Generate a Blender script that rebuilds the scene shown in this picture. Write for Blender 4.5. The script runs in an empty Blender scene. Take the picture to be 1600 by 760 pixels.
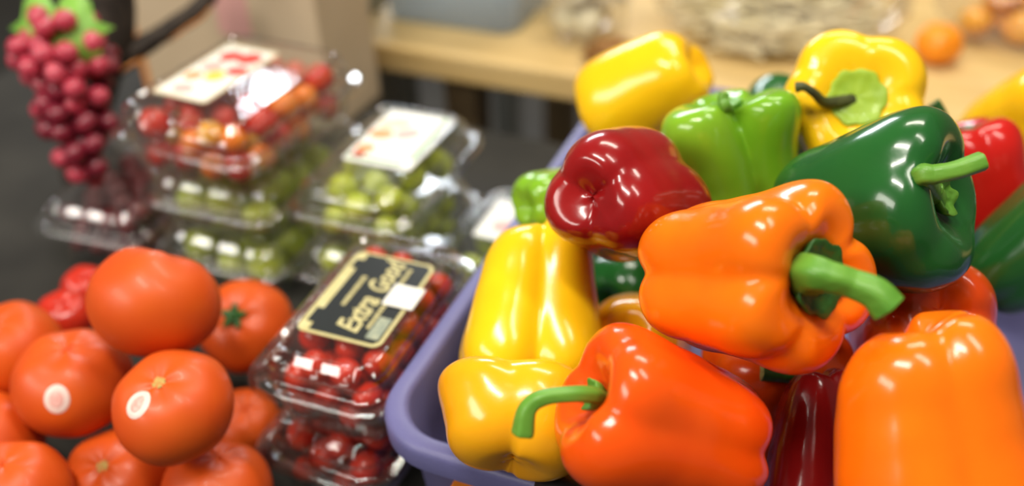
import bpy, bmesh, math, random
import numpy as np
from mathutils import Vector, Matrix, noise
from math import sin, cos, pi

# ------------------------------------------------------------------ camera, world, lights, exposure
S = bpy.context.scene
COL = S.collection
cd = bpy.data.cameras.new('camera'); cam = bpy.data.objects.new('camera', cd); COL.objects.link(cam)
R_CAM = Matrix(((0.9246811, -0.2022311, 0.3225948), (0.3796941, 0.5526222, -0.7419172), (-0.0282343, 0.8085242, 0.5877853)))
cam.matrix_world = Matrix.Translation((0, 0, 0.57)) @ R_CAM.to_4x4()
cd.sensor_width = 36; cd.lens = 33.75; cd.clip_start = 0.02; cd.clip_end = 30
cd.dof.use_dof = True; cd.dof.focus_distance = 0.485; cd.dof.aperture_fstop = 2.4; cd.dof.aperture_blades = 7
S.camera = cam
S.view_settings.view_transform = 'Standard'; S.view_settings.look = 'None'
S.view_settings.gamma = 1; S.view_settings.use_curve_mapping = False
S.view_settings.exposure = 0.0
S.cycles.transparent_max_bounces = 48
S.cycles.max_bounces = 10
S.cycles.caustics_reflective = False; S.cycles.caustics_refractive = False
S.cycles.sample_clamp_indirect = 4
W = bpy.data.worlds.new('store'); S.world = W; W.use_nodes = True
W.node_tree.nodes['Background'].inputs[0].default_value = (0.85, 0.78, 0.68, 1)
W.node_tree.nodes['Background'].inputs[1].default_value = 0.16

def lamp(loc, target, sx, sy, power, col):
    d = bpy.data.lights.new('area_lamp', 'AREA'); d.shape = 'RECTANGLE'; d.size = sx; d.size_y = sy
    d.energy = power; d.color = col
    o = bpy.data.objects.new('area_lamp', d); COL.objects.link(o); o.location = loc
    o.rotation_euler = (Vector(target) - Vector(loc)).to_track_quat('-Z', 'Y').to_euler()
lamp((-0.35, 0.00, 1.75), (-0.2, 0.45, 0.2), 0.9, 0.14, 22, (1, 0.95, 0.86))
lamp((0.55, 0.35, 1.85), (0.1, 0.5, 0.2), 0.14, 0.9, 11, (1, 0.94, 0.84))
lamp((-0.1, 1.7, 2.1), (-0.1, 1.2, 0.1), 1.2, 0.3, 26, (1, 0.93, 0.80))
lamp((-1.62, 2.9, 1.30), (-0.4, 0.6, 0.15), 1.2, 0.50, 36, (0.88, 0.93, 1.0))      # daylight from the shop window
lamp((-1.55, -1.30, 1.75), (-0.5, 0.6, 0.15), 1.9, 0.5, 42, (1, 0.95, 0.86))  # unseen extra light, added to brighten the box and streak the lid edges

# ------------------------------------------------------------------ helpers
def tag(o, label=None, cat=None, group=None, kind=None):
    if label: o['label'] = label
    if cat: o['category'] = cat
    if group: o['group'] = group
    if kind: o['kind'] = kind
    return o
def empty(name, M=None):
    o = bpy.data.objects.new(name, None); COL.objects.link(o); o.empty_display_size = 0.02
    if M is not None: o.matrix_world = M
    return o
def mesh(name, verts, faces, smooth=True):
    me = bpy.data.meshes.new(name); me.from_pydata([tuple(v) for v in verts], [], faces); me.update()
    if smooth: me.polygons.foreach_set('use_smooth', [True] * len(me.polygons))
    return me
def obj(name, me, m, parent=None, M=None):
    o = bpy.data.objects.new(name, me); COL.objects.link(o)
    if m is not None and not me.materials:
        for x in (m if isinstance(m, (list, tuple)) else [m]): me.materials.append(x)
    if parent is not None: o.parent = parent
    if M is not None: o.matrix_local = M
    return o
def bm_mesh(name, bm, smooth=False):
    me = bpy.data.meshes.new(name); bm.to_mesh(me); bm.free()
    if smooth: me.polygons.foreach_set('use_smooth', [True] * len(me.polygons))
    return me
def box(name, lo, hi, m, parent=None, bevel=0.0, M=None):
    bm = bmesh.new(); bmesh.ops.create_cube(bm, size=1)
    for v in bm.verts: v.co = Vector([lo[i] + (v.co[i] + 0.5) * (hi[i] - lo[i]) for i in range(3)])
    if bevel: bmesh.ops.bevel(bm, geom=bm.edges[:], offset=bevel, segments=2, affect='EDGES', profile=0.5)
    return obj(name, bm_mesh(name, bm), m, parent, M)
def loft(loops, cap0=False, cap1=False, closed=True):
    V = []; F = []; n = len(loops[0])
    for L in loops: V += [tuple(p) for p in L]
    for i in range(len(loops) - 1):
        for j in range(n if closed else n - 1):
            k = (j + 1) % n
            F.append((i * n + j, i * n + k, (i + 1) * n + k, (i + 1) * n + j))
    if cap0: F.append(tuple(range(n - 1, -1, -1)))
    if cap1: F.append(tuple(range((len(loops) - 1) * n, len(loops) * n)))
    return V, F
def spline(pts, n):
    P = [Vector(p) for p in pts]; P = [2 * P[0] - P[1]] + P + [2 * P[-1] - P[-2]]; out = []
    m = len(pts) - 1
    for i in range(n + 1):
        t = i / n * m; k = min(int(t), m - 1); u = t - k
        a, b, c, d = P[k:k + 4]
        out.append(0.5 * ((2 * b) + (c - a) * u + (2 * a - 5 * b + 4 * c - d) * u * u + (3 * b - a - 3 * c + d) * u ** 3))
    return out
def tube(pts, radii, seg=14, ridge=0.0, nr=5, n=24, caps=True):
    Q = spline(pts, n); R = []
    for i in range(n + 1):
        t = i / n * (len(radii) - 1); k = min(int(t), len(radii) - 2); u = t - k
        R.append(radii[k] * (1 - u) + radii[k + 1] * u)
    loops = []; up = None
    for i, q in enumerate(Q):
        T = (Q[min(i + 1, n)] - Q[max(i - 1, 0)]).normalized()
        if up is None:
            up = T.orthogonal().normalized()
        up = (up - T * up.dot(T)).normalized(); sd = T.cross(up)
        loops.append([q + (up * cos(a) + sd * sin(a)) * R[i] * (1 + ridge * cos(nr * a)) for a in [2 * pi * j / seg for j in range(seg)]])
    return loft(loops, caps, caps)
def rrect(w, l, r, z, n=10, m=14, cx=0, cy=0):
    """closed loop of a rounded rectangle, w along X and l along Y; n points per corner, m per side"""
    P = []; r = min(r, w / 2 - 1e-5, l / 2 - 1e-5)
    cs = [(w / 2 - r, l / 2 - r, 0), (-w / 2 + r, l / 2 - r, pi / 2), (-w / 2 + r, -l / 2 + r, pi), (w / 2 - r, -l / 2 + r, 1.5 * pi)]
    for k, (x, y, a0) in enumerate(cs):
        for i in range(n): 
            a = a0 + pi / 2 * i / (n - 1); P.append(Vector((cx + x + r * cos(a), cy + y + r * sin(a), z)))
        x2, y2, a2 = cs[(k + 1) % 4]
        e = P[-1]; s = Vector((cx + x2 + r * cos(a2), cy + y2 + r * sin(a2), z))
        for i in range(1, m + 1): P.append(e.lerp(s, i / (m + 1)))
    return P
def subsurf(o, lv=1):
    md = o.modifiers.new('smooth', 'SUBSURF'); md.levels = lv; md.render_levels = lv

# ------------------------------------------------------------------ materials
def mat(name, col, rough=0.5, col2=None, scale=20, coat=0, sss=0, metal=0, bump=0, bscale=200, spec=0.38, detail=3, stretch=None):
    m = bpy.data.materials.new(name); m.use_nodes = True; nt = m.node_tree; b = nt.nodes['Principled BSDF']
    b.inputs['Base Color'].default_value = (*col, 1); b.inputs['Roughness'].default_value = rough
    b.inputs['Metallic'].default_value = metal; b.inputs['Specular IOR Level'].default_value = spec
    b.inputs['Coat Weight'].default_value = coat; b.inputs['Coat Roughness'].default_value = 0.08
    if sss:
        b.inputs['Subsurface Weight'].default_value = sss; b.inputs['Subsurface Radius'].default_value = (1, 0.45, 0.2); b.inputs['Subsurface Scale'].default_value = 0.006
    tc = nt.nodes.new('ShaderNodeTexCoord'); mp = nt.nodes.new('ShaderNodeMapping'); nt.links.new(tc.outputs['Object'], mp.inputs[0])
    if stretch: mp.inputs['Scale'].default_value = stretch
    if col2:
        nz = nt.nodes.new('ShaderNodeTexNoise'); nz.inputs['Scale'].default_value = scale; nz.inputs['Detail'].default_value = detail
        nt.links.new(mp.outputs[0], nz.inputs['Vector'])
        rp = nt.nodes.new('ShaderNodeValToRGB'); rp.color_ramp.elements[0].color = (*col, 1); rp.color_ramp.elements[1].color = (*col2, 1)
        rp.color_ramp.elements[0].position = 0.35; rp.color_ramp.elements[1].position = 0.68
        nt.links.new(nz.outputs['Fac'], rp.inputs[0]); nt.links.new(rp.outputs[0], b.inputs['Base Color'])
    if bump:
        n2 = nt.nodes.new('ShaderNodeTexNoise'); n2.inputs['Scale'].default_value = bscale; n2.inputs['Detail'].default_value = 2
        nt.links.new(mp.outputs[0], n2.inputs['Vector'])
        bp = nt.nodes.new('ShaderNodeBump'); bp.inputs['Strength'].default_value = bump; bp.inputs['Distance'].default_value = 0.001
        nt.links.new(n2.outputs['Fac'], bp.inputs['Height']); nt.links.new(bp.outputs[0], b.inputs['Normal'])
    return m
def plastic(name, tint=(0.97, 0.98, 0.98), base=0.05, edge=0.75, rough=0.1, haze=0.03, power=3.0, bump=0.25):
    """clear thermoformed plastic: see-through with a facing-dependent reflection and a trace of white haze"""
    m = bpy.data.materials.new(name); m.use_nodes = True; nt = m.node_tree; nt.nodes.clear(); N = nt.nodes.new; L = nt.links.new
    out = N('ShaderNodeOutputMaterial'); tr = N('ShaderNodeBsdfTransparent'); tr.inputs[0].default_value = (*tint, 1)
    gl = N('ShaderNodeBsdfGlossy'); gl.inputs['Roughness'].default_value = rough; gl.inputs['Color'].default_value = (1, 1, 1, 1)
    df = N('ShaderNodeBsdfTranslucent'); df.inputs[0].default_value = (0.9, 0.9, 0.92, 1)
    lw = N('ShaderNodeLayerWeight'); pw = N('ShaderNodeMath'); pw.operation = 'POWER'; pw.inputs[1].default_value = power
    ml = N('ShaderNodeMath'); ml.operation = 'MULTIPLY_ADD'; ml.inputs[1].default_value = edge; ml.inputs[2].default_value = base
    lw.inputs['Blend'].default_value = 0.5
    L(lw.outputs['Facing'], pw.inputs[0]); L(pw.outputs[0], ml.inputs[0])
    tc = N('ShaderNodeTexCoord'); nz = N('ShaderNodeTexNoise'); nz.inputs['Scale'].default_value = 70; nz.inputs['Detail'].default_value = 2
    L(tc.outputs['Object'], nz.inputs['Vector'])
    bp = N('ShaderNodeBump'); bp.inputs['Strength'].default_value = bump; bp.inputs['Distance'].default_value = 0.003; L(nz.outputs['Fac'], bp.inputs['Height'])
    L(bp.outputs[0], gl.inputs['Normal'])
    m1 = N('ShaderNodeMixShader'); m1.inputs[0].default_value = haze; L(tr.outputs[0], m1.inputs[1]); L(df.outputs[0], m1.inputs[2])
    m2 = N('ShaderNodeMixShader'); L(ml.outputs[0], m2.inputs[0]); L(m1.outputs[0], m2.inputs[1]); L(gl.outputs[0], m2.inputs[2])
    L(m2.outputs[0], out.inputs[0])
    return m
MAT = {
    'orange': mat('orange_skin', (0.90, 0.185, 0.004), 0.2, (0.88, 0.145, 0.003), 18, 0.18, 0.07, bump=0.04, bscale=350),
    'orred': mat('red_orange_skin', (0.86, 0.095, 0.004), 0.2, (0.82, 0.07, 0.003), 18, 0.18, 0.07, bump=0.05, bscale=350),
    'deep_or': mat('deep_orange_skin', (0.75, 0.085, 0.004), 0.22, (0.70, 0.055, 0.003), 18, 0.3, 0.1),
    'yellow': mat('yellow_skin', (0.90, 0.56, 0.008), 0.2, (0.88, 0.48, 0.006), 16, 0.18, 0.07, bump=0.04, bscale=350),
    'yellow_warm': mat('warm_yellow_skin', (0.88, 0.43, 0.008), 0.2, (0.86, 0.36, 0.006), 16, 0.18, 0.07, bump=0.04, bscale=350),
    'red': mat('dark_red_skin', (0.29, 0.008, 0.008), 0.2, (0.22, 0.005, 0.006), 22, 0.35, 0.05, bump=0.08, bscale=220),
    'bright_red': mat('bright_red_skin', (0.55, 0.012, 0.008), 0.2, (0.46, 0.009, 0.006), 18, 0.35, 0.08),
    'dkgreen': mat('dark_green_skin', (0.010, 0.080, 0.016), 0.2, (0.016, 0.105, 0.018), 18, 0.35, 0.03, bump=0.05, bscale=250),
    'ltgreen': mat('light_green_skin', (0.13, 0.34, 0.012), 0.2, (0.22, 0.42, 0.02), 14, 0.35, 0.08),
    'stem': mat('green_stem', (0.085, 0.25, 0.022), 0.42, (0.15, 0.34, 0.04), 60, 0.1, 0.08, bump=0.3, bscale=300, stretch=(1, 1, 0.25)),
    'calyx': mat('dark_calyx', (0.014, 0.075, 0.010), 0.45, (0.03, 0.12, 0.014), 90, 0.1, bump=0.4, bscale=400),
    'calyx_pale': mat('pale_calyx', (0.33, 0.48, 0.03), 0.45, (0.27, 0.42, 0.03), 90, 0.1, bump=0.3),
    'dark_stem': mat('withered_stem', (0.035, 0.04, 0.012), 0.6, (0.07, 0.08, 0.02), 120, bump=0.4),
    'cut': mat('cut_stem', (0.33, 0.40, 0.13), 0.7, (0.20, 0.14, 0.05), 400, bump=0.5),
    'tomato': mat('tomato_skin', (0.66, 0.098, 0.008), 0.44, (0.60, 0.065, 0.007), 14, 0.05, 0.07, bump=0.04, bscale=300),
    'tomato_red': mat('tomato_skin_red', (0.55, 0.03, 0.012), 0.25, (0.5, 0.02, 0.01), 14, 0.2, 0.12),
    'scar': mat('tomato_scar', (0.42, 0.27, 0.07), 0.7, (0.55, 0.36, 0.10), 300, bump=0.4),
    'sticker': mat('sticker_paper', (0.80, 0.62, 0.55), 0.4),
    'sticker_print': mat('sticker_print', (0.72, 0.32, 0.27), 0.4, (0.8, 0.5, 0.44), 500),
    'mauve': mat('mauve_plastic', (0.125, 0.122, 0.275), 0.42, (0.14, 0.136, 0.30), 30, 0, bump=0.15, bscale=500),
    'black': mat('black_plastic', (0.012, 0.012, 0.013), 0.35),
    'orange_tag': mat('orange_tag', (0.8, 0.22, 0.02), 0.5),
    'grape_tom': mat('grape_tomato_skin', (0.62, 0.040, 0.010), 0.2, (0.50, 0.018, 0.010), 40, 0.3, 0.1),
    'cher_red': mat('cherry_red_skin', (0.62, 0.035, 0.012), 0.2, (0.52, 0.02, 0.01), 40, 0.3, 0.1),
    'cher_or': mat('cherry_orange_skin', (0.80, 0.22, 0.012), 0.2, (0.75, 0.16, 0.01), 40, 0.3, 0.1),
    'cher_y': mat('cherry_yellow_skin', (0.85, 0.42, 0.03), 0.2, (0.8, 0.34, 0.02), 40, 0.3, 0.1),
    'plum': mat('green_plum_skin', (0.42, 0.50, 0.025), 0.3, (0.52, 0.58, 0.05), 30, 0.25, 0.12),
    'grape': mat('red_grape_skin', (0.13, 0.018, 0.022), 0.28, (0.22, 0.035, 0.035), 60, 0.2, 0.1),
    'grape_pink': mat('pink_red_grape_skin', (0.42, 0.025, 0.055), 0.3, (0.58, 0.09, 0.13), 40, 0.2, 0.15),
    'grape_crimson': mat('crimson_grape_skin', (0.16, 0.008, 0.022), 0.3, (0.26, 0.02, 0.04), 40, 0.2, 0.1),
    'clear': plastic('clear_plastic', base=0.08, edge=0.9, rough=0.09, haze=0.03, power=2.3, bump=.18),
    'clear_bag': plastic('bag_plastic', (0.96, 0.95, 0.92), 0.05, 0.4, 0.15, 0.12, 2.5, 0.6),
    'tub': plastic('cloudy_plastic', (0.62, 0.68, 0.70), 0.04, 0.3, 0.25, 0.35, 2.5, 0.2),
    'gold': mat('gold_print', (0.52, 0.46, 0.20), 0.4, (0.60, 0.54, 0.27), 200),
    'ink': mat('black_print', (0.012, 0.015, 0.014), 0.35),
    'white_paper': mat('white_paper', (0.78, 0.77, 0.70), 0.5),
    'grey_print': mat('grey_print', (0.22, 0.26, 0.20), 0.5, (0.34, 0.36, 0.25), 300),
    'cream': mat('cream_paper', (0.74, 0.62, 0.42), 0.5, (0.78, 0.68, 0.50), 60),
    'pale_label': mat('pale_label_paper', (0.80, 0.80, 0.74), 0.45),
    'pr_red': mat('red_print', (0.60, 0.06, 0.05), 0.5), 'pr_yel': mat('yellow_print', (0.82, 0.55, 0.06), 0.5),
    'pr_or': mat('orange_print', (0.80, 0.33, 0.14), 0.5), 'pr_green': mat('green_print', (0.16, 0.32, 0.14), 0.5), 'pr_pink': mat('pink_print', (0.75, 0.40, 0.36), 0.5),
    'counter': mat('dark_counter', (0.028, 0.026, 0.022), 0.65, (0.04, 0.037, 0.031), 12, bump=0.1, spec=0.2),
    'wood': mat('pale_wood', (0.62, 0.42, 0.16), 0.5, (0.70, 0.50, 0.22), 6, bump=0.1, bscale=60, stretch=(1, 9, 9)),
    'metal': mat('grey_steel', (0.34, 0.35, 0.33), 0.35, metal=0.6), 'dark_metal': mat('dark_steel', (0.02, 0.02, 0.02), 0.4, metal=0.3),
    'card': mat('brown_card', (0.60, 0.46, 0.30), 0.7, (0.65, 0.51, 0.345), 8, bump=0.1), 'post': mat('brown_post', (0.20, 0.14, 0.07), 0.6, (0.26, 0.18, 0.09), 10, stretch=(6, 6, 1)),
    'tape': mat('orange_tape', (0.75, 0.28, 0.06), 0.4), 'bark': mat('dark_bark', (0.018, 0.013, 0.010), 0.75, (0.05, 0.036, 0.026), 60, bump=0.8, bscale=120),
    'leaf': mat('green_leaf', (0.18, 0.42, 0.05), 0.45, (0.28, 0.52, 0.10), 60, 0, 0.05), 'vine_green': mat('vine_stem', (0.20, 0.27, 0.06), 0.6),
    'sprout': mat('pale_sprout', (0.80, 0.70, 0.42), 0.5, (0.84, 0.77, 0.54), 40), 'mushroom': mat('pale_mushroom', (0.76, 0.70, 0.48), 0.6, (0.82, 0.76, 0.58), 50),
    'bag_shade': mat('brown_bag_shade', (0.24, 0.105, 0.025), 0.65, (0.30, 0.15, 0.04), 30, bump=0.4), 'tang': mat('tangerine_skin', (0.88, 0.30, 0.012), 0.35, (0.86, 0.26, 0.01), 60, 0.1, 0.1, bump=0.3),
    'floor': mat('dark_floor', (0.05, 0.047, 0.042), 0.5, (0.07, 0.065, 0.056), 4), 'wall': mat('cream_wall', (0.42, 0.37, 0.28), 0.8, (0.46, 0.41, 0.31), 3),
}

# ------------------------------------------------------------------ setting
tag(box('floor', (-4, -2, -0.84), (4, 4.2, -0.80), MAT['floor']), kind='structure')
tag(box('wall_back', (-4, 4.1, -0.80), (4, 4.2, 2.6), MAT['wall']), kind='structure')
TZ = 0.04
ct = empty('display_table', Matrix.Translation((-0.2, 0.4, -0.80)))
tag(ct, 'dark grey display table under the fruit packs and the mauve basket', 'table')
box('table_top', (-0.85, -0.30, TZ + 0.76), (0.75, 0.46, TZ + 0.80), MAT['counter'], ct, 0.004)
for sx in (-0.8, 0.7):
    for sy in (-0.25, 0.41): box('leg', (sx - 0.03, sy - 0.03, 0), (sx + 0.03, sy + 0.03, TZ + 0.76), MAT['dark_metal'], ct)

# wooden rack behind
rk = empty('wooden_rack', Matrix.Translation((0, 1.0, -0.80)))
tag(rk, 'pale wooden rack shelf behind the fruit on dark and grey steel legs', 'rack')
box('shelf_board', (-0.635, -0.055, 0.845), (0.75, 0.42, 0.88), MAT['wood'], rk, 0.004)
for x, w, m in ((-0.60, 0.018, 'metal'), (-0.50, 0.022, 'post'), (0.68, 0.022, 'metal')):
    for y in (0.02, 0.38): box('leg', (x - w, y - w, 0), (x + w, y + w, 0.845), MAT[m], rk)
box('lower_shelf', (-0.63, 0.0, 0.30), (0.74, 0.42, 0.33), MAT['dark_metal'], rk, 0.003)

# ------------------------------------------------------------------ mauve basket
BW, BL, BX, BY, BZ = 0.50, 0.490, 0.015, 0.5570, 0.165
bk = empty('plastic_basket', Matrix.Translation((BX, BY, TZ)))
tag(bk, 'mauve plastic basket heaped with bell peppers, right of the clear packs', 'basket')
def bl(inset, z, r): return rrect(BW - 2 * inset, BL - 2 * inset, r, z - TZ, 14, 24)
prof = [(0.0, BZ - 0.016, .042), (-0.0005, BZ - 0.004, .042), (0.001, BZ - 0.001, .041), (0.003, BZ, .040), (0.009, BZ, .036), (0.0115, BZ - 0.001, .034), (0.013, BZ - 0.004, .033),
        (0.018, BZ - 0.04, .032), (0.022, 0.092, .030), (0.026, 0.086, .028), (0.034, 0.085, .024)]
V, F = loft([bl(*p) for p in prof], False, True)
rim = obj('basin', mesh('basin', V, F), MAT['mauve'], bk)
V, F = loft([bl(0.0, BZ - 0.016, .042), bl(0.0025, BZ - 0.0165, .040), bl(0.009, BZ - 0.014, .036), bl(0.012, BZ - 0.02, .034), bl(0.020, 0.052, .030), bl(0.0225, TZ, .028)])
obj('outer_wall', mesh('outer_wall', V, F), MAT['mauve'], bk)
# black clip over the front rim
def strip(name, x0, x1, off, m, z1=0.0):
    pts = [(-0.0015 - off, BZ - 0.03), (-0.0015 - off, BZ - 0.003), (0.003, BZ + 0.0012 + off), (0.009, BZ + 0.0012 + off), (0.0140, BZ - 0.004), (0.0152, BZ - 0.02)]
    n = 12
    loops = [[(x0 + (x1 - x0) * i / n - BX, -BL / 2 + p[0], p[1] - TZ) for p in pts] for i in range(n + 1)]
    V, F = loft(loops, closed=False)
    o = obj(name, mesh(name, V, F), m, bk); sd = o.modifiers.new('t', 'SOLIDIFY'); sd.thickness = 0.0012; sd.offset = 0
    return o
strip('rim_clip', -0.128, 0.10, 0.0, MAT['black'])
tg = box('price_tag', (-0.180 - BX, -BL / 2 - 0.001, 0.065), (-0.150 - BX, -BL / 2 + 0.016, 0.100), MAT['orange_tag'], bk, 0.001)
tg['label'] = 'orange tag on the front of the basket'

# ------------------------------------------------------------------ bell peppers
RIDGE = [(0, .075), (.10, .06), (.25, .018), (.42, -.005), (.58, .028), (.72, .10), (.83, .20), (.91, .33), (.97, .48), (1.0, .63), (.99, .77), (.92, .88), (.79, .955), (.60, .985), (.43, .96), (.31, .915), (.21, .875), (.10, .85), (0, .84)]
def pepper_mesh(L, R, n, phase, seed, taper=0.0, depth=1.0, tipdip=1.0):
    rnd = random.Random(seed)
    ang = [math.radians(phase) + 2 * pi * i / n + rnd.uniform(-.13, .13) for i in range(n)]
    siz = [rnd.uniform(0.9, 1.06) for _ in range(n)]
    tip = [rnd.uniform(-.05, .05) for _ in range(n)]; shl = [rnd.uniform(-.03, .03) for _ in range(n)]
    a0 = min(.46, {3: .34, 4: .38, 5: .42, 2: .3}[n] * depth)
    NU, NV = 84, 54
    prof = spline([(r, z, 0) for r, z in RIDGE], NV)
    loops = []; mid = .78 if depth <= 1.1 else 1.0
    off = Vector((seed * 3.1, seed * 1.7, 0))
    for i, pz in enumerate(prof):
        rho, z = max(0, pz.x), pz.y; loop = []
        for j in range(NU):
            th = 2 * pi * j / NU; vals = []; zt = zs = wsum = 0
            zz = min(max(z, 0), 1)
            aa = a0 * (mid + 0.45 * max(0, zz - .55) / .45 + 0.35 * max(0, .35 - zz) / .35)
            for k in range(n):
                ph = th - ang[k] - 0.10 * sin(zz * 3 + k)
                A = aa * siz[k]; B = (1 - a0) * siz[k]
                s2 = B * B - A * A * sin(ph) ** 2
                r = A * cos(ph) + math.sqrt(s2) if s2 > 0 else A * cos(ph)
                vals.append(max(r, .05)); w = max(0, cos(ph)) ** 4 + 1e-4; wsum += w; zt += w * tip[k]; zs += w * shl[k]
            un = sum(v ** 22 for v in vals) ** (1 / 22)
            pk = max(max(vals), un); g = min(1.0, pk)
            rr = R * rho * pk * (1 - taper * (1 - zz) ** 1.3)
            groove = max(0, 1 - g)
            z2 = z + groove * (0.55 * tipdip * max(0, .35 - z) - 0.42 * max(0, z - .68) * (1 if rho > .3 else 0.5))
            z2 += (zt / wsum) * max(0, 1 - zz * 2.5) * min(1, rho * 2) + (zs / wsum) * max(0, zz - .6) * 2.5 * min(1, max(0, rho - .2) * 3)
            p = Vector((rr * cos(th), rr * sin(th), (z2 - .5) * L))
            nn = noise.noise(p * 26 + off) * 0.035 + noise.noise(p * 70 + off) * 0.009
            p.x *= 1 + nn; p.y *= 1 + nn
            p.x += R * 0.07 * sin(zz * 3.1 + seed); p.y += R * 0.06 * cos(zz * 2.6 + seed * 2)
            loop.append(p)
        loops.append(loop)
    V, F = loft(loops)
    # weld the poles
    V = list(V); c0 = sum((Vector(v) for v in V[:NU]), Vector()) / NU; c1 = sum((Vector(v) for v in V[-NU:]), Vector()) / NU
    for j in range(NU): V[j] = c0; V[-1 - j] = c1
    return mesh('body', V, F)
def frame(axis, xdir, loc):
    z = Vector(axis).normalized(); x = Vector(xdir); x = (x - z * x.dot(z)).normalized(); y = z.cross(x)
    M = Matrix((x, y, z)).transposed().to_4x4(); M.translation = Vector(loc); return M
def calyx_mesh(L, R, n, seed, size=1.0, up=0.0, star=1.0):
    NU = 60; loops = []; rnd = random.Random(seed); ph = rnd.random() * 6
    cx = R * 0.07 * sin(.88 * 3.1 + seed); cy = R * 0.06 * cos(.88 * 2.6 + seed * 2)
    for rho, z in [(.0, .90), (.10, .905), (.18, .905), (.25, .915), (.31, .935), (.325, .93), (.30, .90), (.2, .86)]:
        lp = []
        for j in range(NU):
            th = 2 * pi * j / NU; s = size * (1 + 0.10 * star * cos((n + 1) * th + ph) * min(1, rho * 4) + 0.035 * sin(11 * th + ph))
            lp.append((cx + R * rho * s * cos(th), cy + R * rho * s * sin(th), (z + up + 0.012 * star * cos((n + 1) * th + ph) * rho * 3 - .5) * L))
        loops.append(lp)
    V, F = loft(loops, True, True); return mesh('calyx', V, F)
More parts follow.
